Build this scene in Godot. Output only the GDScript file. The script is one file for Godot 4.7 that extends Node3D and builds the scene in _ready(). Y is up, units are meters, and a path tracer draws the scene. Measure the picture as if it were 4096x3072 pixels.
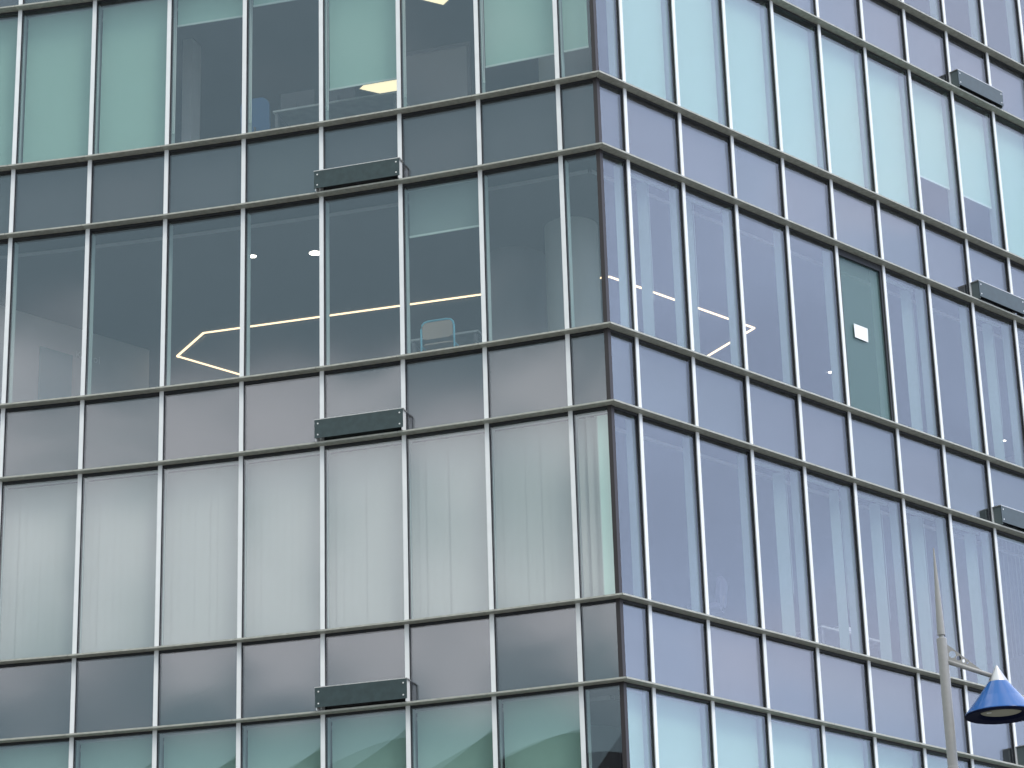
extends Node3D
# A corner of a glass office building seen from the street below, with a street lamp in front of it.
# World: the glass corner stands at x = z = 0, the ground is y = 0. The left facade runs along -x on a wide
# concave arc, the right facade runs straight along U. Facade places are given as (t, y, off): metres from the
# corner along the facade, height, and metres in front of the glass.

const ARC := 0.0192111          # turn of the left facade in radians per metre
const TURN := 1.14339           # angle between the left facade's line and the right facade
const WL := 1.215               # bay widths, left and right, and the half bays at the corner
const WR := 1.1635
const CL := 0.5749
const CR := 0.5587
const NL := 10                  # whole bays built on each side
const NR := 13
const WIN := 2.71166            # height of a window row and of a spandrel row
const SPA := 1.12601
const FY := 10.04963            # the ledge over the lowest window row
const LIP := 0.024
const ORD := ["first", "second", "third", "fourth", "fifth", "sixth", "seventh", "eighth", "ninth", "tenth", "eleventh", "twelfth", "thirteenth", "fourteenth"]
const OUT := 0.152              # how far the ledges stand out

var M := {}
var boxes := {}
var rng := RandomNumberGenerator.new()
var taken := {}
var Y := {}                     # heights of the ledges by name
var building: Node3D
var U := Vector3(cos(TURN), 0, -sin(TURN))
var N := Vector3(sin(TURN), 0, cos(TURN))


func _ready() -> void:
	rng.seed = 11
	var cam := Camera3D.new()
	cam.name = "camera"
	cam.fov = 16.664
	cam.far = 2000.0
	cam.transform = Transform3D(Basis(Vector3(0.931659, -0.028303, -0.362229), Vector3(0.15307, 0.934744, 0.32066), Vector3(0.329516, -0.354192, 0.875196)).orthonormalized(), Vector3(10.48985, 1.6, 31.62998))
	add_child(cam)
	cam.current = true
	var env := Environment.new()
	env.background_mode = Environment.BG_SKY
	var sky := Sky.new()
	sky.sky_material = make_sky()
	env.sky = sky
	env.background_energy_multiplier = 1.0
	env.tonemap_mode = Environment.TONE_MAPPER_LINEAR
	env.tonemap_exposure = 1.5
	env.sdfgi_enabled = true
	env.ssao_enabled = true
	env.ssil_enabled = true
	var we := WorldEnvironment.new()
	we.name = "environment"
	we.environment = env
	add_child(we)
	var sun := DirectionalLight3D.new()
	sun.name = "sun"
	sun.light_energy = 0.35
	sun.light_color = Color(1.0, 0.96, 0.9)
	sun.light_angular_distance = 18.0
	sun.shadow_enabled = true
	sun.basis = Basis.looking_at(-Vector3(sin(deg_to_rad(118.0)) * cos(deg_to_rad(48.0)), sin(deg_to_rad(48.0)), -cos(deg_to_rad(118.0)) * cos(deg_to_rad(48.0))))
	add_child(sun)

	var h := FY
	for n in ["F", "E", "D", "C", "B", "A", "Z", "Y", "X"]:
		Y[n] = h
		h += SPA if n in ["F", "D", "B", "Z"] else WIN
	Y["G"] = FY - WIN
	materials()
	setting()
	facade()
	interior()
	blinds()
	wall_boxes()
	furniture()
	lamp()


# ---------------------------------------------------------------- sky

func make_sky() -> PanoramaSkyMaterial:
	var big := FastNoiseLite.new()
	big.seed = 5
	big.noise_type = FastNoiseLite.TYPE_SIMPLEX_SMOOTH
	big.frequency = 0.9
	big.fractal_type = FastNoiseLite.FRACTAL_FBM
	big.fractal_octaves = 3
	var fine := FastNoiseLite.new()
	fine.seed = 1261
	fine.noise_type = FastNoiseLite.TYPE_SIMPLEX_SMOOTH
	fine.frequency = 3.4
	fine.fractal_type = FastNoiseLite.FRACTAL_FBM
	fine.fractal_octaves = 4
	var w := 1024
	var hh := 512
	var im := Image.create_empty(w, hh, false, Image.FORMAT_RGBF)
	for y in hh:
		var v := (y + 0.5) / hh * PI
		var sy := cos(v)
		var r := sin(v)
		for x in w:
			var az := (x + 0.5) / w * TAU
			var d := Vector3(sin(az) * r, sy, -cos(az) * r)
			var up := clampf(sy, 0.0, 1.0)
			# a thin bluish veil of high cloud, with grey heaped cloud drifting over it from the -x and +z side
			var q := Vector3(d.x, d.y * 2.4, d.z)
			var f := fine.get_noise_3dv(Vector3(d.x * 0.75, q.y + 0.05, d.z * 0.75))
			var b := big.get_noise_3dv(q * 1.3)
			var veil := Color(0.97, 1.12, 1.46).lerp(Color(1.5, 1.6, 1.85), smoothstep(0.35, 1.0, up)) * (1.0 + 0.3 * f + 0.12 * b)
			veil = veil.lerp(Color(1.3, 1.24, 1.42), 0.45 * smoothstep(0.1, 0.45, f))
			var cover := smoothstep(-0.45, 0.3, -d.x * 0.55 + d.z * 0.35 + b * 0.5)
			var puff := smoothstep(-0.17, 0.48, f)
			var cloud := Color(0.35, 0.46, 0.5).lerp(Color(1.12, 1.09, 1.08), puff) * (1.0 + 0.9 * smoothstep(0.5, 1.0, up))
			var c := veil.lerp(cloud, cover)
			im.set_pixel(x, y, c)
	var m := PanoramaSkyMaterial.new()
	m.panorama = ImageTexture.create_from_image(im)
	return m


# ---------------------------------------------------------------- materials

func mat(called: String, lin: Color, rough := 0.6, metal := 0.0) -> StandardMaterial3D:
	var m := StandardMaterial3D.new()
	m.resource_name = called
	m.albedo_color = lin.linear_to_srgb()
	m.roughness = rough
	m.metallic = metal
	M[called] = m
	return m


func noise_tex(seed_: int, freq: float, lo: float, hi: float, size := 256) -> NoiseTexture2D:
	var n := FastNoiseLite.new()
	n.seed = seed_
	n.frequency = freq
	n.fractal_octaves = 5
	var g := Gradient.new()
	g.set_color(0, Color(lo, lo, lo))
	g.set_color(1, Color(hi, hi, hi))
	var t := NoiseTexture2D.new()
	t.width = size
	t.height = size
	t.seamless = true
	t.noise = n
	t.color_ramp = g
	return t


func grain(m: StandardMaterial3D, t: Texture2D, scale_: float) -> StandardMaterial3D:
	m.albedo_texture = t
	m.uv1_triplanar = true
	m.uv1_world_triplanar = true
	m.uv1_scale = Vector3.ONE * scale_
	return m


func materials() -> void:
	var soft := noise_tex(3, 0.012, 0.955, 1.0)
	var faint := noise_tex(17, 0.02, 0.985, 1.0)
	var dirt := noise_tex(9, 0.03, 0.8, 1.0)
	# solar-control glass: each face throws back a share of the light, tinted by its coating, and lets the rest pass
	var white := Image.create_empty(2, 2, false, Image.FORMAT_RGB8)
	white.fill(Color.WHITE)
	var wt := ImageTexture.create_from_image(white)
	var g := mat("coated_glass", Color(0.84, 0.9, 0.98, 1.0), 0.0, 1.0)
	g.albedo_color.a = 0.11
	g.transparency = BaseMaterial3D.TRANSPARENCY_ALPHA
	g.albedo_texture = wt
	g.cull_mode = BaseMaterial3D.CULL_DISABLED
	var p := mat("clear_glass", Color(0.2, 0.34, 0.34), 0.02)
	p.metallic_specular = 0.32
	p.albedo_color.a = 0.28
	p.transparency = BaseMaterial3D.TRANSPARENCY_ALPHA
	p.cull_mode = BaseMaterial3D.CULL_DISABLED
	grain(mat("white_paint", Color(0.78, 0.8, 0.79), 0.45), soft, 0.7)
	grain(mat("ledge_metal", Color(0.46, 0.47, 0.41), 0.5), dirt, 1.3)
	mat("gasket", Color(0.022, 0.024, 0.028), 0.55)
	mat("post_metal", Color(0.022, 0.017, 0.018), 0.4)
	grain(mat("spandrel_board", Color(0.02, 0.025, 0.028), 0.7), soft, 0.4)
	grain(mat("spandrel_board_grey", Color(0.032, 0.032, 0.033), 0.7), soft, 0.4)
	grain(mat("spandrel_board_green", Color(0.018, 0.03, 0.029), 0.7), soft, 0.4)
	mat("inner_frame", Color(0.28, 0.4, 0.37), 0.5)  # green cast of the tinted glass is put into this colour too
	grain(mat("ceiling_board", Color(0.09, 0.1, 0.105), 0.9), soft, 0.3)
	grain(mat("carpet", Color(0.06, 0.065, 0.07), 0.95), dirt, 2.0)
	grain(mat("plaster", Color(0.5, 0.52, 0.5), 0.9), soft, 0.5)
	grain(mat("concrete", Color(0.36, 0.41, 0.38), 0.85), dirt, 0.8)
	mat("trim", Color(0.25, 0.27, 0.27), 0.6)
	grain(mat("blind_fabric", Color(0.22, 0.385, 0.315), 0.9), faint, 1.2)  # white cloth; the green cast by tinted glass is put into its colour
	grain(mat("grey_fabric", Color(0.13, 0.2, 0.18), 0.9), faint, 1.2)
	grain(mat("vane_fabric", Color(0.28, 0.33, 0.3), 0.9), faint, 1.2)
	mat("lit_jamb_mint", Color(0.42, 0.66, 0.55), 0.8)  # the glow of the lit corner jamb, put into a bright mint colour
	mat("blind_bar", Color(0.34, 0.46, 0.41), 0.5)
	mat("cord", Color(0.6, 0.7, 0.66), 0.6)
	var bp := grain(mat("box_paint", Color(0.034, 0.06, 0.062), 0.3), dirt, 1.0)
	bp.metallic_specular = 0.5
	grain(mat("box_metal", Color(0.62, 0.62, 0.6), 0.35, 0.6), dirt, 2.0)
	mat("box_side", Color(0.12, 0.15, 0.15), 0.4)
	mat("screw", Color(0.7, 0.7, 0.68), 0.35, 0.5)
	grain(mat("paving", Color(0.23, 0.225, 0.21), 0.9), dirt, 0.15)
	grain(mat("asphalt", Color(0.055, 0.055, 0.056), 0.95), dirt, 0.4)
	grain(mat("stone", Color(0.3, 0.29, 0.27), 0.8), dirt, 0.4)
	grain(mat("brick_wall", Color(0.12, 0.1, 0.09), 0.9), dirt, 0.5)
	mat("roof_tile", Color(0.06, 0.05, 0.048), 0.9)
	mat("slate_paint", Color(0.13, 0.15, 0.155), 0.8)
	mat("column_paint", Color(0.3, 0.34, 0.32), 0.8)
	mat("lettering", Color(0.7, 0.72, 0.7), 0.6)
	mat("roof_felt", Color(0.1, 0.1, 0.1), 0.9)


# ---------------------------------------------------------------- helpers

func numbered(n: String) -> String:
	taken[n] = taken.get(n, -1) + 1
	return n if taken[n] == 0 else "%s_%03d" % [n, taken[n]]


func tag(o: Node3D, label: String, category: String, group := "") -> Node3D:
	o.set_meta("label", label)
	o.set_meta("category", category)
	if group:
		o.set_meta("group", group)
	return o


func thing(called: String, at: Transform3D, label: String, category: String, group := "") -> Node3D:
	var o := Node3D.new()
	o.name = numbered(called)
	o.transform = at
	add_child(o)
	return tag(o, label, category, group)


func put(parent: Node3D, called: String, m: Mesh, material: Material, at := Transform3D.IDENTITY) -> MeshInstance3D:
	var o := MeshInstance3D.new()
	o.name = called
	o.mesh = m
	o.material_override = material
	o.transform = at
	parent.add_child(o, true)
	return o


func box(x: float, y: float, z: float) -> BoxMesh:
	var key := "%.4f %.4f %.4f" % [x, y, z]
	if not boxes.has(key):
		var b := BoxMesh.new()
		b.size = Vector3(x, y, z)
		boxes[key] = b
	return boxes[key]


func at(x: float, y: float, z: float) -> Transform3D:
	return Transform3D(Basis(), Vector3(x, y, z))


func quad(st: SurfaceTool, a: Vector3, b: Vector3, c: Vector3, d: Vector3) -> void:
	for v in [a, b, c, a, c, d]:
		st.add_vertex(v)


func add_box(st: SurfaceTool, lo: Vector3, hi: Vector3) -> void:
	var c := []
	for i in 8:
		c.append(Vector3(hi.x if i & 1 else lo.x, hi.y if i & 2 else lo.y, hi.z if i & 4 else lo.z))
	for f in [[4, 6, 7, 5], [1, 3, 2, 0], [5, 7, 3, 1], [0, 2, 6, 4], [6, 2, 3, 7], [0, 4, 5, 1]]:
		quad(st, c[f[0]], c[f[1]], c[f[2]], c[f[3]])


func begin(smooth := false) -> SurfaceTool:
	var st := SurfaceTool.new()
	st.begin(Mesh.PRIMITIVE_TRIANGLES)
	st.set_smooth_group(0 if smooth else -1)
	return st


func finish(st: SurfaceTool) -> ArrayMesh:
	st.generate_normals()
	return st.commit()


# an outline in plan (x, z) raised from y0 to y1
func prism(pts: PackedVector2Array, y0: float, y1: float) -> ArrayMesh:
	if Geometry2D.is_polygon_clockwise(pts):
		pts.reverse()
	var st := begin()
	var tri := Geometry2D.triangulate_polygon(pts)
	for k in range(0, tri.size(), 3):
		var a := pts[tri[k]]
		var b := pts[tri[k + 1]]
		var c := pts[tri[k + 2]]
		if (b - a).cross(c - a) < 0:
			var s := b
			b = c
			c = s
		for v in [a, b, c]:
			st.add_vertex(Vector3(v.x, y1, v.y))
		for v in [a, c, b]:
			st.add_vertex(Vector3(v.x, y0, v.y))
	for i in pts.size():
		var a := pts[i]
		var b := pts[(i + 1) % pts.size()]
		quad(st, Vector3(a.x, y0, a.y), Vector3(b.x, y0, b.y), Vector3(b.x, y1, b.y), Vector3(a.x, y1, a.y))
	return finish(st)


# profile of (radius, height) turned round the y axis
func lathe(profile: Array, sides := 40, smooth := true) -> ArrayMesh:
	var st := begin(smooth)
	for i in profile.size() - 1:
		var p: Vector2 = profile[i]
		var q: Vector2 = profile[i + 1]
		st.set_smooth_group(i if smooth else -1)
		for k in sides:
			var a := TAU * k / sides
			var b := TAU * (k + 1) / sides
			quad(st, Vector3(p.x * cos(a), p.y, p.x * sin(a)), Vector3(q.x * cos(a), q.y, q.x * sin(a)), Vector3(q.x * cos(b), q.y, q.x * sin(b)), Vector3(p.x * cos(b), p.y, p.x * sin(b)))
	return finish(st)


# a round bar along a line of points
func tube(pts: Array, r: float, sides := 10) -> ArrayMesh:
	var st := begin(true)
	var rings := []
	for i in pts.size():
		var d: Vector3 = (pts[mini(i + 1, pts.size() - 1)] - pts[maxi(i - 1, 0)]).normalized()
		var s := d.cross(Vector3.UP if absf(d.y) < 0.9 else Vector3.RIGHT).normalized()
		var t := s.cross(d)
		var ring := []
		for k in sides:
			ring.append(pts[i] + (s * cos(TAU * k / sides) + t * sin(TAU * k / sides)) * r)
		rings.append(ring)
	for i in pts.size() - 1:
		for k in sides:
			quad(st, rings[i][k], rings[i + 1][k], rings[i + 1][(k + 1) % sides], rings[i][(k + 1) % sides])
	for k in range(1, sides - 1):
		for v in [rings[0][0], rings[0][k], rings[0][k + 1], rings[-1][0], rings[-1][k + 1], rings[-1][k]]:
			st.add_vertex(v)
	return finish(st)


# ---------------------------------------------------------------- places on the facade

func left(t: float, y: float, off := 0.0) -> Vector3:
	return Vector3(-sin(ARC * t) / ARC + sin(ARC * t) * off, y, (1.0 - cos(ARC * t)) / ARC + cos(ARC * t) * off)


func right(t: float, y: float, off := 0.0) -> Vector3:
	return U * t + N * off + Vector3(0, y, 0)


func corner(off: float) -> Vector2:
	return Vector2(off * tan(TURN / 2.0), off)


func edge(side: String, i: int) -> float:
	if i <= 0:
		return 0.0
	return CL + (i - 1) * WL if side == "left" else CR + (i - 1) * WR


# bay i lies between edge(i) and edge(i + 1); local x runs to the right as seen from the street, z outwards
func bay(side: String, i: int) -> Dictionary:
	var a := left(edge(side, i + 1), 0) if side == "left" else right(edge(side, i), 0)
	var b := left(edge(side, i), 0) if side == "left" else right(edge(side, i + 1), 0)
	var x := (b - a).normalized()
	return {"t": Transform3D(Basis(x, Vector3.UP, x.cross(Vector3.UP)), a), "w": a.distance_to(b), "side": side, "i": i}


func flat(v: Vector3) -> Vector2:
	return Vector2(v.x, v.z)


# plan of the building at an offset from the glass
func plan(off: float, back := 0.0) -> PackedVector2Array:
	var p := PackedVector2Array()
	var tl := edge("left", NL + 1) - back
	var tr := edge("right", NR + 1) - back
	for i in range(NL + 1, 0, -1):
		p.append(flat(left(minf(edge("left", i), tl), 0, off)))
	p.append(corner(off))
	p.append(flat(right(tr, 0, off)))
	p.append(flat(right(tr, 0, -10.0 + back)))
	p.append(flat(left(tl, 0, -10.0 + back)))
	return p


# ---------------------------------------------------------------- the setting

func setting() -> void:
	var g := put(self, "ground", box(900, 0.2, 900), M.paving, at(0, -0.1, 0))
	g.set_meta("kind", "structure")
	var road := put(self, "road", box(400, 0.02, 9), M.asphalt, Transform3D(Basis(Vector3.UP, 0.0), Vector3(0, 0.004, 46)))
	road.set_meta("kind", "structure")
	# a gabled house across the street, behind the camera: its roof shows in the lowest windows as a reflection
	for hx in [-13.5, 5.0]:
		var house := thing("gabled_house", Transform3D(Basis(), Vector3(hx, 0, 53.0)), "broad brown gabled house across the street facing the %s" % ("curved facade" if hx < 0 else "street lamp"), "house", "gabled houses across the street")
		put(house, "wall", box(17, 18.2, 11), M.brick_wall, at(0, 9.1, 0))
		var st := begin()
		var g0 := [Vector3(-9, 18.1, 5.8), Vector3(0, 21.9, 5.8), Vector3(9, 18.1, 5.8), Vector3(-9, 18.1, -5.8), Vector3(0, 21.9, -5.8), Vector3(9, 18.1, -5.8)]
		quad(st, g0[3], g0[4], g0[1], g0[0])
		quad(st, g0[5], g0[2], g0[1], g0[4])
		quad(st, g0[0], g0[2], g0[5], g0[3])
		for v in [g0[0], g0[1], g0[2], g0[3], g0[5], g0[4]]:
			st.add_vertex(v)
		put(house, "roof", finish(st), M.roof_tile)


# ---------------------------------------------------------------- the facade

# an insulating glass unit: two lites that bow a little, as sealed units do
func pane_mesh(w: float, h: float, bow_front: float, bow_back: float) -> ArrayMesh:
	var key := "pane %.3f %.3f %.4f %.4f" % [w, h, bow_front, bow_back]
	if boxes.has(key):
		return boxes[key]
	var st := SurfaceTool.new()
	st.begin(Mesh.PRIMITIVE_TRIANGLES)
	var nx := 8
	var ny := 12 if h > 1.5 else 8
	var base := 0
	for s in 2:
		var bow := bow_front if s == 0 else bow_back
		for j in ny + 1:
			for i in nx + 1:
				var u := 2.0 * i / nx - 1.0
				var v := 2.0 * j / ny - 1.0
				var z := bow * (1 - u * u) * (1 - v * v) - 0.028 * s
				var dx := bow * (-2 * u) * (1 - v * v) / (w / 2)
				var dy := bow * (-2 * v) * (1 - u * u) / (h / 2)
				var n := Vector3(-dx, -dy, 1).normalized()
				st.set_normal(n if s == 0 else -n)
				st.add_vertex(Vector3(u * w / 2, v * h / 2, z))
		for j in ny:
			for i in nx:
				var a := base + j * (nx + 1) + i
				var b := a + 1
				var c := a + nx + 2
				var d := a + nx + 1
				for k in ([a, d, c, a, c, b] if s == 0 else [a, c, d, a, b, c]):
					st.add_index(k)
		base += (nx + 1) * (ny + 1)
	boxes[key] = st.commit()
	return boxes[key]


func frame_mesh(w: float, h: float, side_bar: float, top: float, bottom: float, z0: float, z1: float) -> ArrayMesh:
	var key := "frame %.3f %.3f %.3f %.3f %.3f" % [w, h, side_bar, top, z0]
	if not boxes.has(key):
		var st := begin()
		add_box(st, Vector3(-w / 2, -h / 2, z0), Vector3(-w / 2 + side_bar, h / 2, z1))
		add_box(st, Vector3(w / 2 - side_bar, -h / 2, z0), Vector3(w / 2, h / 2, z1))
		add_box(st, Vector3(-w / 2 + side_bar, h / 2 - top, z0), Vector3(w / 2 - side_bar, h / 2, z1))
		add_box(st, Vector3(-w / 2 + side_bar, -h / 2, z0), Vector3(w / 2 - side_bar, -h / 2 + bottom, z1))
		boxes[key] = finish(st)
	return boxes[key]


func facade() -> void:
	building = thing("office_building", Transform3D.IDENTITY, "glass office building with white mullions, beige ledges and a sharp dark corner", "building")
	var rows := [["G", "F", true], ["F", "E", false], ["E", "D", true], ["D", "C", false], ["C", "B", true], ["B", "A", false], ["A", "Z", true], ["Z", "Y", false], ["Y", "X", true]]
	var bows := [[0.0022, -0.0012], [-0.001, 0.0016], [0.0028, 0.0006], [-0.0016, -0.0024], [0.0006, 0.0026], [0.0024, -0.002]]
	for side in ["left", "right"]:
		for i in (NL if side == "left" else NR) + 1:
			var b := bay(side, i)
			var w: float = b.w - 0.012
			for r in rows:
				var y0: float = Y[r[0]]
				var y1: float = Y[r[1]] - LIP
				var h := y1 - y0 - 0.004
				var where: Transform3D = b.t * at(b.w / 2.0, (y0 + y1) / 2.0, 0)
				var sides := [0.034, 0.034, 0.026]
				var open: bool = side == "right" and i == 5 and r[0] == "C"
				if open:
					sides = [0.075, 0.11, 0.04]
				var f := put(building, "window" if r[2] else "spandrel", frame_mesh(w, h, sides[0], sides[1], sides[2], -0.06, 0.004), M.gasket, where)
				var bow: Array = bows[rng.randi() % bows.size()]
				var tilt := Basis.from_euler(Vector3(rng.randfn(0.0, 0.003), rng.randfn(0.0, 0.003), 0))
				if open:
					put(f, "pane", pane_mesh(w - 0.06, h - 0.06, 0.0, 0.0), M.clear_glass, Transform3D(tilt, Vector3(0, 0, -0.03)))
				else:
					put(f, "pane", pane_mesh(w - 0.03, h - 0.03, bow[0], bow[1]), M.coated_glass, Transform3D(tilt, Vector3(0, 0, -0.006)))
				if not r[2]:
					put(f, "back_panel", box(w - 0.04, h - 0.04, 0.012), M[["spandrel_board", "spandrel_board_grey", "spandrel_board_green"][rng.randi() % 3]], at(0, 0, -0.068))
		# mullions: a white cap outside and a pale box behind the glass
		for i in range(1, (NL if side == "left" else NR) + 2):
			var t := edge(side, i)
			var p := left(t, 0) if side == "left" else right(t, 0)
			var out := (left(t, 0, 1.0) - p) if side == "left" else N
			var basis_ := Basis(Vector3.UP.cross(out), Vector3.UP, out)
			for r in rows:
				var y0: float = Y[r[0]]
				var y1: float = Y[r[1]] - LIP
				var m := put(building, "mullion", box(0.06, y1 - y0 - 0.002, 0.018), M.white_paint, Transform3D(basis_, p + out * 0.022 + Vector3(0, (y0 + y1) / 2, 0)))
				put(m, "gasket", box(0.052, y1 - y0 - 0.004, 0.017), M.gasket, at(0, 0, -0.018))
				if r[2]:
					put(m, "inner_frame", box(0.052, y1 - y0 - 0.02, 0.17), M.inner_frame, at(0, 0, -0.172))
	# corner posts between the ledges
	for r in rows:
		var c := PackedVector2Array([flat(left(0.05, 0, 0.012)), corner(0.012), flat(right(0.05, 0, 0.012)), flat(right(0.05, 0, -0.03)), corner(-0.08), flat(left(0.05, 0, -0.03))])
		put(building, "corner_post", prism(c, Y[r[0]] + 0.001, Y[r[1]] - LIP - 0.001), M.post_metal)
	# ledges: one length to each bay on the arc, one to four bays on the straight side
	for n in Y:
		var y: float = Y[n]
		var g := 0.008
		var prev := -1.0
		for i in NL + 1:
			var t0 := 0.0 if i == 0 else edge("left", i) + 0.045
			var t1 := edge("left", i + 1) + 0.045
			var inner: Vector2 = corner(0.0) + Vector2(-g, 0) if i == 0 else flat(left(t0 + g, 0, 0.0))
			var outer: Vector2 = corner(OUT) + Vector2(-g * 0.6, 0) if i == 0 else flat(left(t0 + g, 0, OUT))
			put(building, "ledge", prism(PackedVector2Array([inner, outer, flat(left(t1, 0, OUT)), flat(left(t1, 0, 0.0))]), y - LIP, y), M.ledge_metal)
		for i in range(0, NR + 1, 4):
			var t0 := 0.0 if i == 0 else edge("right", i) + 0.1
			var t1 := edge("right", mini(i + 4, NR + 1)) + (0.1 if i + 4 <= NR else 0.0)
			var inner: Vector2 = corner(0.0) + Vector2(U.x, U.z) * g if i == 0 else flat(right(t0 + g, 0, 0.0))
			var outer: Vector2 = corner(OUT) + Vector2(U.x, U.z) * g * 0.6 if i == 0 else flat(right(t0 + g, 0, OUT))
			put(building, "ledge", prism(PackedVector2Array([inner, outer, flat(right(t1, 0, OUT)), flat(right(t1, 0, 0.0))]), y - LIP, y), M.ledge_metal)


# ---------------------------------------------------------------- inside

func strip(side: String, t0: float, t1: float, o0: float, o1: float, y0: float, y1: float) -> ArrayMesh:
	var a := PackedVector2Array()
	var n := 12
	for k in n + 1:
		var t := lerpf(t0, t1, float(k) / n)
		a.append(flat(left(t, 0, o0) if side == "left" else right(t, 0, o0)))
	for k in n + 1:
		var t := lerpf(t1, t0, float(k) / n)
		a.append(flat(left(t, 0, o1) if side == "left" else right(t, 0, o1)))
	return prism(a, y0, y1)


func interior() -> void:
	put(building, "podium", prism(plan(-0.02), 0.0, Y.G - 0.03), M.stone)
	put(building, "roof", prism(plan(-0.02), Y.X + 0.002, Y.X + 1.1), M.roof_felt)
	var slabs := [["F", "E"], ["D", "C"], ["B", "A"], ["Z", "Y"]]
	for s in slabs:
		put(building, "floor_slab", prism(plan(-0.09, 0.25), Y[s[0]] + 0.08, Y[s[1]] - 0.004), M.carpet)
	put(building, "floor_slab", prism(plan(-0.09, 0.25), Y.G - 0.028, Y.G - 0.004), M.carpet)
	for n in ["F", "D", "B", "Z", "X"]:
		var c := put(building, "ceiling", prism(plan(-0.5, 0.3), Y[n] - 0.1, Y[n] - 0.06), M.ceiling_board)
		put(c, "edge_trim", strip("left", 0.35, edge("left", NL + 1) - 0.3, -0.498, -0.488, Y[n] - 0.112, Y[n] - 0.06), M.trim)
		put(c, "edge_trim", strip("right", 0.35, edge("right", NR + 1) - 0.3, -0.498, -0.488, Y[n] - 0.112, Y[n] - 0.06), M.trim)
	put(building, "column", lathe([Vector2(0.48, Y.C - 0.004), Vector2(0.48, Y.B - 0.1)], 36), M.slate_paint, at(-2.42, 0, -2.93))
	put(building, "column", box(0.16, Y.Z - 0.1 - Y.A, 0.3), M.plaster, at(-7.06, (Y.Z - 0.1 + Y.A) / 2, -1.1))
	# the walls that close the building behind
	var p := plan(0.0)
	var k := p.size()
	var q := plan(0.0, 0.24)
	for e in [[k - 3, k - 2], [k - 2, k - 1], [k - 1, 0]]:
		put(building, "wall", prism(PackedVector2Array([p[e[0]], p[e[1]], q[e[1]], q[e[0]]]), Y.G - 0.02, Y.X), M.plaster)
	for s in [["G", "F"], ["E", "D"], ["C", "B"], ["A", "Z"], ["Y", "X"]]:
		var h: float = Y[s[1]] - 0.1 - Y[s[0]]
		put(building, "column", lathe([Vector2(0.4, -h / 2), Vector2(0.4, h / 2)], 32), M.column_paint, at(-1.23, Y[s[0]] + h / 2, -2.2))


# ---------------------------------------------------------------- blinds

# a roller blind hanging in a bay; drop is how far down the window it comes
func roller(side: String, i: int, row: Array, drop: float, label: String, group: String, chain := 0.0, cloth := "blind_fabric") -> void:
	var b := bay(side, i)
	var top: float = Y[row[1]] - 0.03
	var w: float = b.w - (0.13 if i > 0 else 0.2)
	var mid: float = b.w / 2.0 + (0.0 if i > 0 else (-0.05 if side == "left" else 0.05))
	var o := thing("roller_blind", b.t * at(mid, top, -0.16), label, "blind", group)
	var st := begin(true)
	var n := 10
	var wave := rng.randf_range(-0.004, 0.004)
	for k in n:
		for z in [[0.0015, 1], [-0.0015, 0]]:
			var xs := [-w / 2 + w * k / n, -w / 2 + w * (k + 1) / n]
			var zz := [z[0] + wave * sin(PI * k / n), z[0] + wave * sin(PI * (k + 1) / n)]
			var a := Vector3(xs[0], -drop, zz[0])
			var c := Vector3(xs[1], -drop, zz[1])
			var d := Vector3(xs[1], -0.05, zz[1])
			var e := Vector3(xs[0], -0.05, zz[0])
			if z[1]:
				quad(st, a, e, d, c)
			else:
				quad(st, a, c, d, e)
	put(o, "fabric", finish(st), M[cloth])
	put(o, "roller_tube", tube([Vector3(-w / 2 - 0.02, -0.03, -0.02), Vector3(w / 2 + 0.02, -0.03, -0.02)], 0.026), M.inner_frame)
	put(o, "bottom_bar", box(w + 0.006, 0.03, 0.014), M.blind_bar, at(0, -drop - 0.012, 0))
	if chain > 0.0:
		for dx in [-0.012, 0.012]:
			put(o, "chain", box(0.005, chain, 0.005), M.cord, at(-w / 2 - 0.02 + dx, -0.03 - chain / 2, 0.03))
		put(o, "chain_weight", box(0.028, 0.06, 0.02), M.blind_bar, at(-w / 2 - 0.02, -0.05 - chain, 0.03))


# a vertical blind: a head rail and vanes hanging side by side
func vanes(side: String, i: int, row: Array, turn: float, label: String, group: String) -> void:
	var b := bay(side, i)
	var top: float = Y[row[1]] - 0.03
	var w: float = b.w - 0.08
	var h: float = top - Y[row[0]] - 0.04
	var o := thing("vertical_blind", b.t * at(b.w / 2.0, top, -0.15), label, "blind", group)
	put(o, "head_rail", box(w, 0.035, 0.04), M.inner_frame, at(0, -0.02, 0))
	var n := maxi(3, roundi(w / 0.112))
	var m := box(0.127, h - 0.06, 0.0016)
	for k in n:
		var ang := deg_to_rad(turn + rng.randfn(0.0, 0.7))
		put(o, "vane", m, M.vane_fabric, Transform3D(Basis(Vector3.UP, ang), Vector3(-w / 2 + w * (k + 0.5) / n, -0.04 - h / 2, rng.randfn(0.0, 0.002))))


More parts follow.
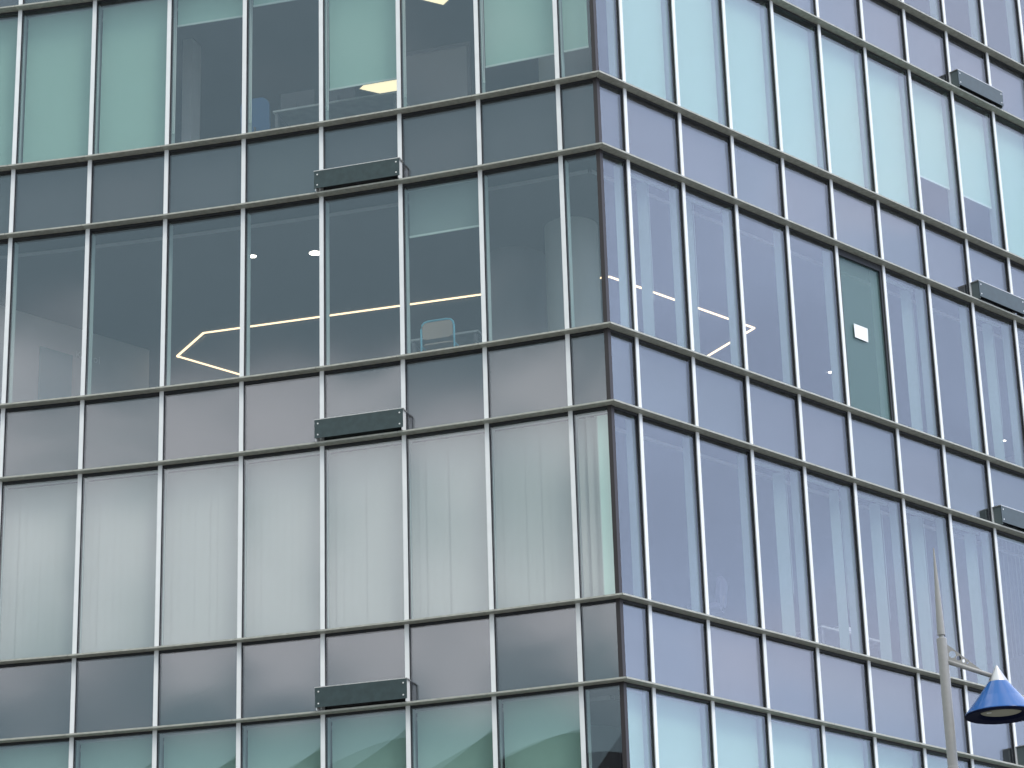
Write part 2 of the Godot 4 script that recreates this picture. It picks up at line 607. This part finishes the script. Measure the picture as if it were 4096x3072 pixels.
# a vertical blind drawn aside: its vanes stand packed at the right end of the rail
func gathered(i: int, row: Array, n: int, from_right: float, label: String) -> void:
	var b := bay("right", i)
	var top: float = Y[row[1]] - 0.03
	var h: float = top - Y[row[0]] - 0.04
	var o := thing("gathered_blind", b.t * at(b.w / 2.0, top, -0.27), label, "blind", "vertical blinds drawn aside")
	put(o, "head_rail", box(b.w - 0.08, 0.035, 0.04), M.inner_frame, at(0, -0.02, 0))
	var m := box(0.127, h - 0.06, 0.0016)
	for k in n:
		put(o, "vane", m, M.grey_fabric, Transform3D(Basis(Vector3.UP, deg_to_rad(-42.0 + rng.randfn(0.0, 4.0))), Vector3(b.w / 2.0 - from_right - 0.022 * k, -0.04 - h / 2, rng.randfn(0.0, 0.004))))
	put(o, "cord", box(0.004, h * 0.7, 0.004), M.inner_frame, at(b.w / 2.0 - from_right + 0.06, -0.04 - h * 0.35, 0.05))


func blinds() -> void:
	var W1 := ["A", "Z"]
	var W2 := ["C", "B"]
	var W3 := ["E", "D"]
	var W4 := ["G", "F"]
	var full := WIN - 0.1
	for i in [6, 7, 8, 9, 10]:
		roller("left", i, W1, full, "pale green roller blind fully down, upper row of curved facade, %s bay from corner post" % ORD[i], "drawn blinds in the upper row of the curved facade")
	roller("left", 5, W1, Y.Z - 0.03 - 21.0, "pale green roller blind drawn a fifth down beside a pale inner column", "", 2.3)
	roller("left", 4, W1, Y.Z - 0.03 - 21.14, "pale green roller blind rolled nearly up above the blue chair", "", 2.3)
	roller("left", 3, W1, Y.Z - 0.03 - 19.52, "pale green roller blind drawn three quarters down above the desk with monitors", "", 2.3)
	roller("left", 2, W1, 0.22, "pale green roller blind rolled up over the dark framed board", "", 2.3)
	roller("left", 1, W1, Y.Z - 0.03 - 19.44, "pale green wide roller blind ending a little above the upper sill", "", 2.3)
	roller("left", 0, W1, Y.Z - 0.03 - 19.44, "pale green narrow roller blind ending above the sill beside the dark corner post", "")
	for i in [1, 2, 3, 4, 5, 6, 9, 10, 11, 12]:
		roller("right", i, W1, full, "pale aqua roller blind fully down, upper row of straight facade, %s bay from corner post" % ORD[i], "drawn blinds in the upper row of the straight facade")
	for i in [7, 8]:
		roller("right", i, W1, Y.Z - 0.03 - 19.78, "pale aqua roller blind two thirds down on straight facade, %s bay from corner post" % ORD[i], "part drawn blinds of the straight facade")
	roller("left", 2, W2, Y.B - 0.03 - 16.94, "grey green roller blind drawn a third down above the tan chair", "", 0.0, "grey_fabric")
	for i in range(1, 11):
		vanes("left", i, W3, 3.0, "pale closed vertical blind, middle row of curved facade, %s bay from corner post" % ORD[i], "closed vertical blinds")
	vanes("left", 0, W3, 30.0, "narrow pale vertical blind half open beside the dark corner post", "")
	for i in [8, 9, 10]:
		vanes("right", i, W3, 35.0, "bluish open vertical blind on straight facade, %s bay from corner post" % ORD[i], "open vertical blinds")
	for i in range(1, 11):
		roller("left", i, W4, full, "green roller blind fully down, lowest row of curved facade, %s bay from corner post" % ORD[i], "drawn blinds in the lowest row of the curved facade")
	for i in range(0, 8):
		roller("right", i, W4, full, "pale aqua roller blind fully down, lowest row of straight facade, %s bay from corner post" % ORD[i], "drawn blinds in the lowest row of the straight facade")
	for q in [[3, 5, 0.2], [4, 3, 0.12], [5, 4, 0.3], [6, 6, 0.42], [7, 4, 0.25]]:
		gathered(q[0], W3, q[1], q[2], "vertical blind drawn aside, middle row of straight facade, %s bay from corner post" % ORD[q[0]])
	for q in [[1, 3, 0.55], [2, 3, 0.75], [6, 5, 0.2], [8, 4, 0.35]]:  # vane stacks added here to imitate streaks of distorted reflection
		gathered(q[0], W2, q[1], q[2], "vanes added as reflected streak, office row of straight facade, %s bay from corner post" % ORD[q[0]])
	# a bright mint strip added in place of the lit jamb at the corner post
	var cb := bay("left", 0)
	var fm := thing("lit_jamb_strip", cb.t * at(cb.w - 0.16, Y.E + 0.03, -0.1), "bright mint strip added in place of the lit jamb at the corner post", "film")
	put(fm, "sheet", box(0.15, WIN - 0.14, 0.003), M.lit_jamb_mint, at(0, (WIN - 0.14) / 2, 0))
	put(fm, "edge_bar", box(0.012, WIN - 0.14, 0.008), M.blind_bar, at(-0.08, (WIN - 0.14) / 2, 0))


# ---------------------------------------------------------------- boxes on the ledges

func wall_boxes() -> void:
	var spots := [["left", "B", "upper"], ["left", "D", "middle"], ["left", "F", "lower"], ["right", "Z", "top"], ["right", "B", "upper"], ["right", "D", "middle"], ["right", "F", "lower"]]
	for s in spots:
		var t0 := 2.955 if s[0] == "left" else 8.68
		var t1 := 4.265 if s[0] == "left" else 9.94
		var a := left(t1, 0) if s[0] == "left" else right(t0, 0)
		var b := left(t0, 0) if s[0] == "left" else right(t1, 0)
		var x := (b - a).normalized()
		var w := a.distance_to(b)
		var y: float = Y[s[1]]
		var face := "curved" if s[0] == "left" else "straight"
		var o := thing("wall_box", Transform3D(Basis(x, Vector3.UP, x.cross(Vector3.UP)), (a + b) / 2 + Vector3(0, y, 0)), "dark grey green metal box on the %s ledge of the %s facade" % [s[2], face], "wall box", "metal boxes over the ledges")
		var y0 := 0.035
		var y1 := 0.305
		put(o, "front_plate", box(w, y1 - y0, 0.008), M.box_paint, at(0, (y0 + y1) / 2, 0.196))
		put(o, "cover", box(w + 0.01, 0.012, 0.168), M.box_metal, at(0, y1 + 0.0065, 0.117))
		for e in [-1, 1]:
			put(o, "side_plate", box(0.008, y1 - 0.002, 0.15), M.white_paint if s[0] == "left" else M.box_side, at(e * (w / 2 - 0.02), (y1 - 0.002) / 2 + 0.001, 0.116))
		put(o, "body", box(w - 0.06, 0.2, 0.1), M.gasket, at(0, 0.2, 0.1))
		for e in [-1, 1]:
			for f in [0.085, 0.25]:
				put(o, "screw", lathe([Vector2(0.012, 0), Vector2(0.011, 0.004), Vector2(0.004, 0.005), Vector2(0.0, 0.0045)], 14), M.screw, Transform3D(Basis(Vector3.RIGHT, PI / 2), Vector3(e * (w / 2 - 0.05), f, 0.2005)))


# ---------------------------------------------------------------- things inside

# a frame on the floor behind a facade: x to the right as seen from the street, z towards the street
func inside(side: String, t: float, y: float, off: float, turn := 0.0) -> Transform3D:
	var p := left(t, y, off) if side == "left" else right(t, y, off)
	var out := left(t, y, off + 1.0) - p if side == "left" else N
	return Transform3D(Basis(Vector3.UP.cross(out), Vector3.UP, out) * Basis(Vector3.UP, turn), p)


func rounded(w: float, h: float, r: float, d: float, arc_bottom := true) -> ArrayMesh:
	var pts := PackedVector2Array()
	var c := [[w / 2 - r, h / 2 - r, 0.0], [-w / 2 + r, h / 2 - r, 90.0], [-w / 2 + r, -h / 2 + r, 180.0], [w / 2 - r, -h / 2 + r, 270.0]]
	for q in c:
		for k in 7:
			var a := deg_to_rad(q[2] + 15.0 * k)
			var rr: float = r if arc_bottom or q[2] < 180.0 else 0.01
			pts.append(Vector2(q[0] + cos(a) * rr, q[1] + sin(a) * rr))
	var st := begin()
	var tri := Geometry2D.triangulate_polygon(pts)
	for k in range(0, tri.size(), 3):
		var a := pts[tri[k]]
		var b := pts[tri[k + 1]]
		var e := pts[tri[k + 2]]
		if (b - a).cross(e - a) > 0:
			var q := b
			b = e
			e = q
		for v in [a, b, e]:
			st.add_vertex(Vector3(v.x, v.y, d / 2))
		for v in [a, e, b]:
			st.add_vertex(Vector3(v.x, v.y, -d / 2))
	for k in pts.size():
		var a := pts[k]
		var b := pts[(k + 1) % pts.size()]
		quad(st, Vector3(a.x, a.y, d / 2), Vector3(a.x, a.y, -d / 2), Vector3(b.x, b.y, -d / 2), Vector3(b.x, b.y, d / 2))
	return finish(st)


func desk(where: Transform3D, w: float, label: String, top: Material) -> void:
	var o := thing("desk", where, label, "desk")
	put(o, "tabletop", box(w, 0.03, 0.8), top, at(0, 0.725, 0))
	for e in [-1, 1]:
		for f in [-1, 1]:
			put(o, "leg", box(0.05, 0.71, 0.05), M.desk_metal, at(e * (w / 2 - 0.05), 0.355, f * 0.35))
		put(o, "rail", box(0.04, 0.05, 0.65), M.desk_metal, at(e * (w / 2 - 0.05), 0.68, 0))
	put(o, "modesty_panel", box(w - 0.2, 0.3, 0.015), M.desk_metal, at(0, 0.5, -0.25))


# an office chair on a five-star base, its back to the street (local +z)
func office_chair(where: Transform3D, label: String, fabric: Material, back_h := 0.62) -> void:
	var o := thing("office_chair", where, label, "chair")
	put(o, "backrest", rounded(0.46, back_h, 0.13, 0.06), fabric, Transform3D(Basis(Vector3.RIGHT, 0.12), Vector3(0, 0.42 + back_h / 2 + 0.06, 0.24)))
	put(o, "seat", rounded(0.48, 0.46, 0.1, 0.07), fabric, Transform3D(Basis(Vector3.RIGHT, PI / 2), Vector3(0, 0.44, 0)))
	put(o, "stem", tube([Vector3(0, 0.08, 0), Vector3(0, 0.41, 0)], 0.028), M.black_plastic)
	put(o, "back_support", tube([Vector3(0, 0.4, 0.05), Vector3(0, 0.42, 0.24), Vector3(0, 0.62, 0.27)], 0.02), M.black_plastic)
	for k in 5:
		var a := TAU * k / 5
		put(o, "foot", tube([Vector3(0, 0.09, 0), Vector3(cos(a) * 0.29, 0.075, sin(a) * 0.29)], 0.018), M.black_plastic)
		put(o, "castor", lathe([Vector2(0, -0.012), Vector2(0.028, -0.012), Vector2(0.028, 0.012), Vector2(0, 0.012)], 14, false), M.black_plastic, Transform3D(Basis(Vector3.RIGHT, PI / 2), Vector3(cos(a) * 0.29, 0.03, sin(a) * 0.29)))


func furniture() -> void:
	mat("black_plastic", Color(0.02, 0.02, 0.022), 0.5)
	mat("desk_metal", Color(0.07, 0.08, 0.08), 0.5)
	grain(mat("desk_top", Color(0.3, 0.34, 0.32), 0.45), noise_tex(31, 0.02, 0.9, 1.0), 1.0)
	mat("blue_fabric", Color(0.02, 0.085, 0.19), 0.9)
	mat("slate_fabric", Color(0.025, 0.027, 0.05), 0.9)
	mat("blue_tube", Color(0.08, 0.36, 0.45), 0.4)
	mat("tan_board", Color(0.25, 0.22, 0.165), 0.6)
	mat("paper", Color(0.8, 0.82, 0.82), 0.9)
	mat("teal_door", Color(0.08, 0.24, 0.28), 0.6)
	mat("board_frame", Color(0.03, 0.024, 0.03), 0.6)
	mat("board_face", Color(0.14, 0.14, 0.14), 0.5)
	var fl1: float = Y.A - 0.004
	var fl2: float = Y.C - 0.004
	var fl3: float = Y.E - 0.004
	# upper office on the curved side
	office_chair(inside("left", 5.6, fl1, -1.15), "blue office chair with a rounded back behind the upper window", M.blue_fabric)
	desk(inside("left", 4.25, fl1, -1.06), 2.0, "grey office desk under the part drawn upper blind", M.desk_top)
	for t in [4.35, 5.0]:
		var o := thing("monitor", inside("left", t, fl1 + 0.74, -1.1), "black computer monitor on the grey desk, the one %s the blue chair" % ("nearer to" if t > 4.8 else "farther from"), "monitor", "monitors on the grey desk")
		put(o, "screen", box(0.54, 0.33, 0.03), M.black_plastic, at(0, 0.32, 0))
		put(o, "stand", tube([Vector3(0, 0.01, 0.03), Vector3(0, 0.3, 0.03)], 0.02), M.black_plastic)
		put(o, "foot", box(0.24, 0.014, 0.18), M.black_plastic, at(0, 0.007, 0.02))
	var wb := thing("whiteboard", inside("left", 2.95, fl1, -1.5), "dark framed board on a stand behind the upper window", "board")
	put(wb, "face", box(1.0, 1.3, 0.014), M.board_face, at(0, 1.1, 0))
	for e in [-1, 1]:
		put(wb, "frame_bar", box(0.06, 1.42, 0.03), M.board_frame, at(e * 0.53, 1.1, 0))
		put(wb, "frame_bar", box(1.0, 0.06, 0.03), M.board_frame, at(0, 1.1 + e * 0.68, 0))
		put(wb, "leg", box(0.04, 0.4, 0.04), M.board_frame, at(e * 0.5, 0.2, 0))
		put(wb, "foot", box(0.05, 0.04, 0.5), M.board_frame, at(e * 0.5, 0.02, -0.05))
	# middle floor: tan chair and table at the window
	var ch := thing("chair", inside("left", 2.72, fl2, -0.86), "tan backed chair with a blue tube frame beside a table", "chair")
	var loop := []
	for q in [[-0.25, 0.0], [-0.25, 0.5], [-0.25, 0.68], [-0.235, 0.74], [-0.2, 0.775], [-0.14, 0.79], [0.14, 0.79], [0.2, 0.775], [0.235, 0.74], [0.25, 0.68], [0.25, 0.5], [0.25, 0.0]]:
		loop.append(Vector3(q[0], q[1], 0.2))
	put(ch, "frame", tube(loop, 0.015), M.blue_tube)
	put(ch, "backrest", rounded(0.46, 0.26, 0.07, 0.014), M.tan_board, at(0, 0.64, 0.2))
	put(ch, "seat", rounded(0.46, 0.44, 0.06, 0.02), M.tan_board, Transform3D(Basis(Vector3.RIGHT, PI / 2), Vector3(0, 0.44, -0.02)))
	for e in [-1, 1]:
		put(ch, "leg", tube([Vector3(e * 0.24, 0.43, -0.2), Vector3(e * 0.25, 0.0, -0.24)], 0.013), M.blue_tube)
		put(ch, "seat_rail", tube([Vector3(e * 0.25, 0.42, 0.2), Vector3(e * 0.24, 0.42, -0.2)], 0.012), M.blue_tube)
	desk(inside("left", 2.78, fl2, -1.5), 1.05, "pale table in front of the tan backed chair", M.desk_top)
	# partition wall with lettering and a teal door
	var a := Vector3(-10.5, fl2, -1.1)
	var b := Vector3(-9.26, fl2, -3.9)
	var x := (b - a).normalized()
	var out := x.cross(Vector3.UP)
	var wt := Transform3D(Basis(x, Vector3.UP, out), a)
	var pw := thing("partition", wt, "grey partition wall with pale lettering behind the middle window", "partition")
	var len := a.distance_to(b)
	var hh: float = Y.B - 0.105 - fl2
	put(pw, "panel", box(len, hh - 0.1, 0.1), M.plaster, at(len / 2, hh / 2 + 0.05, -0.05))
	put(pw, "skirting", box(len, 0.1, 0.11), M.desk_metal, at(len / 2, 0.05, -0.05))
	var door := put(pw, "door", box(0.62, 2.1, 0.03), M.teal_door, at(1.2, 1.06, 0.02))
	put(door, "handle", tube([Vector3(0.2, 0.0, 0.05), Vector3(0.28, 0.0, 0.05)], 0.01), M.screw)
	for q in [["Ka", 1.68], ["oi", 2.0]]:
		var tm := TextMesh.new()
		tm.text = q[0]
		tm.font_size = 26
		tm.pixel_size = 0.0062
		tm.depth = 0.01
		put(pw, "lettering", tm, M.lettering, at(q[1], 2.17, 0.008))
	# lines of light and downlights on the middle ceiling
	var cy: float = Y.B - 0.1
	var glow := mat("light_line", Color(0.9, 0.8, 0.6), 0.5)
	glow.emission_enabled = true
	glow.emission = Color(1.0, 0.76, 0.46).linear_to_srgb()
	glow.emission_energy_multiplier = 1.3
	var spot := mat("light_spot", Color(0.9, 0.85, 0.75), 0.5)
	spot.emission_enabled = true
	spot.emission = Color(1.0, 0.93, 0.8).linear_to_srgb()
	spot.emission_energy_multiplier = 5.0
	var pan := mat("light_panel", Color(0.9, 0.85, 0.75), 0.5)
	pan.emission_enabled = true
	pan.emission = Color(1.0, 0.9, 0.55).linear_to_srgb()
	pan.emission_energy_multiplier = 0.8
	var ring := [Vector2(-8.97, -4.32), Vector2(-8.1, -3.59), Vector2(-1.32, -4.19), Vector2(0.14, -7.24), Vector2(-2.1, -9.08), Vector2(-7.0, -8.6)]
	var ll := thing("line_light", at(0, cy, 0), "six sided ring of glowing warm light lines on the middle ceiling", "light")
	for k in ring.size():
		var p: Vector2 = ring[k]
		var q: Vector2 = ring[(k + 1) % ring.size()]
		var d := (q - p).normalized()
		var tr := Transform3D(Basis(Vector3(d.x, 0, d.y), Vector3.UP, Vector3(-d.y, 0, d.x)), Vector3((p.x + q.x) / 2, 0, (p.y + q.y) / 2))
		put(ll, "tube_light", box(p.distance_to(q), 0.016, 0.034), glow, tr * at(0, -0.012, 0))
		var al := AreaLight3D.new()
		al.name = "line_glow"
		al.area_size = Vector2(p.distance_to(q), 0.03)
		al.light_energy = 0.06
		al.light_color = Color(1.0, 0.85, 0.65)
		al.area_range = 12.0
		al.shadow_enabled = true
		ll.add_child(al, true)
		al.transform = tr * Transform3D(Basis(Vector3.RIGHT, -PI / 2), Vector3(0, -0.03, 0))
	for q in [[-5.99, -1.14, 0.06, "bright round downlight with a small glowing disc above the middle window"], [-5.08, -1.43, 0.09, "bright round downlight with a wide glowing disc above the middle window"], [0.77, -9.78, 0.05, "tiny bright downlight deep behind the straight facade"], [2.79, -14.66, 0.04, "tiny bright downlight far behind the straight facade"]]:
		var o := thing("downlight", at(q[0], cy, q[1]), q[3], "light")
		put(o, "light_disc", lathe([Vector2(0, -0.012), Vector2(q[2], -0.012), Vector2(q[2], 0.0)], 24, false), spot)
		put(o, "bezel", lathe([Vector2(q[2] + 0.002, 0), Vector2(q[2] + 0.002, -0.014), Vector2(q[2] + 0.016, -0.008), Vector2(q[2] + 0.018, 0)], 24), M.trim)
		var l := SpotLight3D.new()
		l.name = "downlight_glow"
		l.light_energy = 0.12
		l.light_color = Color(1.0, 0.93, 0.82)
		l.light_size = q[2]
		l.spot_angle = 60.0
		l.spot_range = 8.0
		l.shadow_enabled = true
		o.add_child(l)
		l.transform = Transform3D(Basis(Vector3.RIGHT, -PI / 2), Vector3(0, -0.03, 0))
	var py: float = Y.Z - 0.1
	for q in [[-2.91, -1.14, "glowing square ceiling light above the dark framed board"], [-4.88, -3.62, "glowing square ceiling light seen below the part drawn blind"]]:
		var o := thing("panel_light", Transform3D(Basis(Vector3.UP, deg_to_rad(-40.0)), Vector3(q[0], py, q[1])), q[2], "light")
		put(o, "light_panel", box(0.58, 0.012, 0.58), pan, at(0, -0.008, 0))
		for e in [-1, 1]:
			put(o, "frame_bar", box(0.6, 0.02, 0.012), M.trim, at(0, -0.01, e * 0.298))
			put(o, "frame_bar", box(0.012, 0.02, 0.58), M.trim, at(e * 0.298, -0.01, 0))
		var al := AreaLight3D.new()
		al.name = "panel_glow"
		al.area_size = Vector2(0.56, 0.56)
		al.light_energy = 0.08
		al.light_color = Color(1.0, 0.93, 0.75)
		al.area_range = 10.0
		al.shadow_enabled = true
		o.add_child(al)
		al.transform = Transform3D(Basis(Vector3.RIGHT, -PI / 2), Vector3(0, -0.02, 0))
	# a sheet of paper taped inside the open window
	var pb := bay("right", 5)
	var pp := thing("paper_sheet", pb.t * at(0.5, 16.405, -0.012), "white sheet of paper stuck on the dark tilted window", "paper")
	var st := begin(true)
	var c := [Vector3(-0.165, 0.115, 0.0), Vector3(0.17, 0.112, 0.006), Vector3(0.165, -0.115, 0.0), Vector3(-0.16, -0.11, 0.002)]
	quad(st, c[3], c[0], c[1], c[2])
	for k in 4:
		c[k].z -= 0.0008
	quad(st, c[0], c[3], c[2], c[1])
	put(pp, "sheet", finish(st), M.paper)
	for e in [Vector3(-0.15, 0.1, 0.003), Vector3(0.155, 0.1, 0.006)]:
		put(pp, "tape", box(0.025, 0.012, 0.0006), M.cord, Transform3D(Basis(Vector3.BACK, 0.7 * signf(e.x)), e))
	# lower office on the straight side
	office_chair(inside("right", 2.58, fl3, -0.75, 0.5), "dark office chair behind a window of the straight facade", M.slate_fabric, 0.4)
	desk(inside("right", 6.1, fl3, -1.3), 1.5, "grey desk with papers behind the straight facade", M.desk_top)
	for k in 4:
		var o := thing("paper_stack", inside("right", 6.12 + rng.randf_range(-0.03, 0.03), fl3 + 0.74 + 0.036 * k, -1.12, rng.randf_range(-0.25, 0.25)), ["white papers lying flat on the grey desk, lowest of their pile", "white papers on the grey desk, second from the bottom of their pile", "white papers on the grey desk, second from the top of their pile", "white papers on the grey desk, topmost of their pile"][k], "paper", "papers on the grey desk")
		put(o, "sheets", box(0.31, 0.022, 0.22), M.paper, at(0, 0.012, 0))
		put(o, "folder", box(0.32, 0.003, 0.23), M.desk_metal, at(0, 0.0255, 0))


# ---------------------------------------------------------------- street lamp

func lamp() -> void:
	var grey := grain(mat("lamp_paint", Color(0.3, 0.3, 0.285), 0.45), noise_tex(41, 0.05, 0.94, 1.0), 1.5)
	var blue := mat("lamp_blue", Color(0.008, 0.083, 0.28), 0.2)
	blue.metallic_specular = 0.35
	blue.clearcoat_enabled = true
	blue.clearcoat = 0.25
	blue.clearcoat_roughness = 0.12
	var navy := mat("lamp_navy", Color(0.003, 0.006, 0.024), 0.85)
	navy.metallic_specular = 0.2
	var silver := mat("lamp_silver", Color(0.42, 0.42, 0.42), 0.38, 0.85)
	var lens := mat("lamp_lens", Color(0.28, 0.28, 0.22), 0.7)
	lens.metallic_specular = 0.3
	var az := deg_to_rad(-11.2289)
	var far := 22.0
	var eye := Vector3(10.48985, 0, 31.62998)
	var rgt := Vector3(cos(az), 0, sin(az))
	var o := thing("street_lamp", Transform3D(Basis(rgt, Vector3.UP, rgt.cross(Vector3.UP)), eye + Vector3(sin(az), 0, -cos(az)) * far), "grey street lamp with a pointed spike and a blue cone shade", "street lamp")
	var top := 7.384
	put(o, "base", lathe([Vector2(0.12, 0), Vector2(0.12, 0.02), Vector2(0.075, 0.04), Vector2(0.07, 1.1), Vector2(0.05, 1.16)], 28), grey)
	put(o, "pole", lathe([Vector2(0.049, 1.1), Vector2(0.047, 6.27), Vector2(0.044, 6.275)], 32), grey)
	put(o, "upper_pole", lathe([Vector2(0.0445, 6.275), Vector2(0.0445, 6.279), Vector2(0.0435, 6.281), Vector2(0.0435, top - 0.004), Vector2(0.039, top), Vector2(0.0, top)], 32), grey)
	put(o, "neck", lathe([Vector2(0.022, top - 0.002), Vector2(0.022, top + 0.04)], 20), grey)
	put(o, "spike", lathe([Vector2(0.0, top + 0.027), Vector2(0.031, top + 0.027), Vector2(0.033, top + 0.03), Vector2(0.031, top + 0.16), Vector2(0.0215, top + 0.42), Vector2(0.013, top + 0.62), Vector2(0.0058, top + 0.795), Vector2(0.003, top + 0.806), Vector2(0.0, top + 0.807)], 28), grey)
	# arm and its pierced web
	var ay := top - 0.205
	put(o, "arm", tube([Vector3(0.03, ay, 0), Vector3(0.4, ay - 0.155, 0)], 0.02, 18), grey)
	var web := CSGPolygon3D.new()
	web.name = "web_plate"
	web.polygon = PackedVector2Array([Vector2(0.036, top - 0.05), Vector2(0.32, ay - 0.105), Vector2(0.31, ay - 0.115), Vector2(0.036, ay - 0.002)])
	web.depth = 0.006
	web.position.z = 0.003
	web.material = grey
	o.add_child(web)
	for q in [[0.078, -0.146, 0.03], [0.128, -0.182, 0.0215], [0.167, -0.209, 0.0145], [0.197, -0.2295, 0.0095]]:
		var hole := CSGCylinder3D.new()
		hole.name = "hole"
		hole.operation = CSGShape3D.OPERATION_SUBTRACTION
		hole.radius = q[2]
		hole.height = 0.1
		hole.sides = 28
		hole.rotation.x = PI / 2
		hole.position = Vector3(q[0], top + q[1], 0)
		web.add_child(hole, true)
	# head
	var hx := 0.437
	var tip := 7.118
	put(o, "cap", lathe([Vector2(0.085, tip - 0.148), Vector2(0.08, tip - 0.136), Vector2(0.04, tip - 0.066), Vector2(0.012, tip - 0.012), Vector2(0.004, tip - 0.001), Vector2(0.0, tip)], 48), silver, at(hx, 0, 0))
	var sh := put(o, "shade", lathe([Vector2(0.302, tip - 0.425), Vector2(0.3, tip - 0.417), Vector2(0.19, tip - 0.285), Vector2(0.083, tip - 0.146)], 64), blue, at(hx, 0, 0))
	put(sh, "rim", lathe([Vector2(0.17, tip - 0.405), Vector2(0.2, tip - 0.43), Vector2(0.295, tip - 0.441), Vector2(0.304, tip - 0.436), Vector2(0.303, tip - 0.4255)], 64), navy)
	put(sh, "lens", lathe([Vector2(0.0, tip - 0.418), Vector2(0.1, tip - 0.416), Vector2(0.172, tip - 0.404)], 48), lens)
	put(sh, "sticker", box(0.04, 0.001, 0.025), M.paper, at(-0.1, tip - 0.42, 0.06))
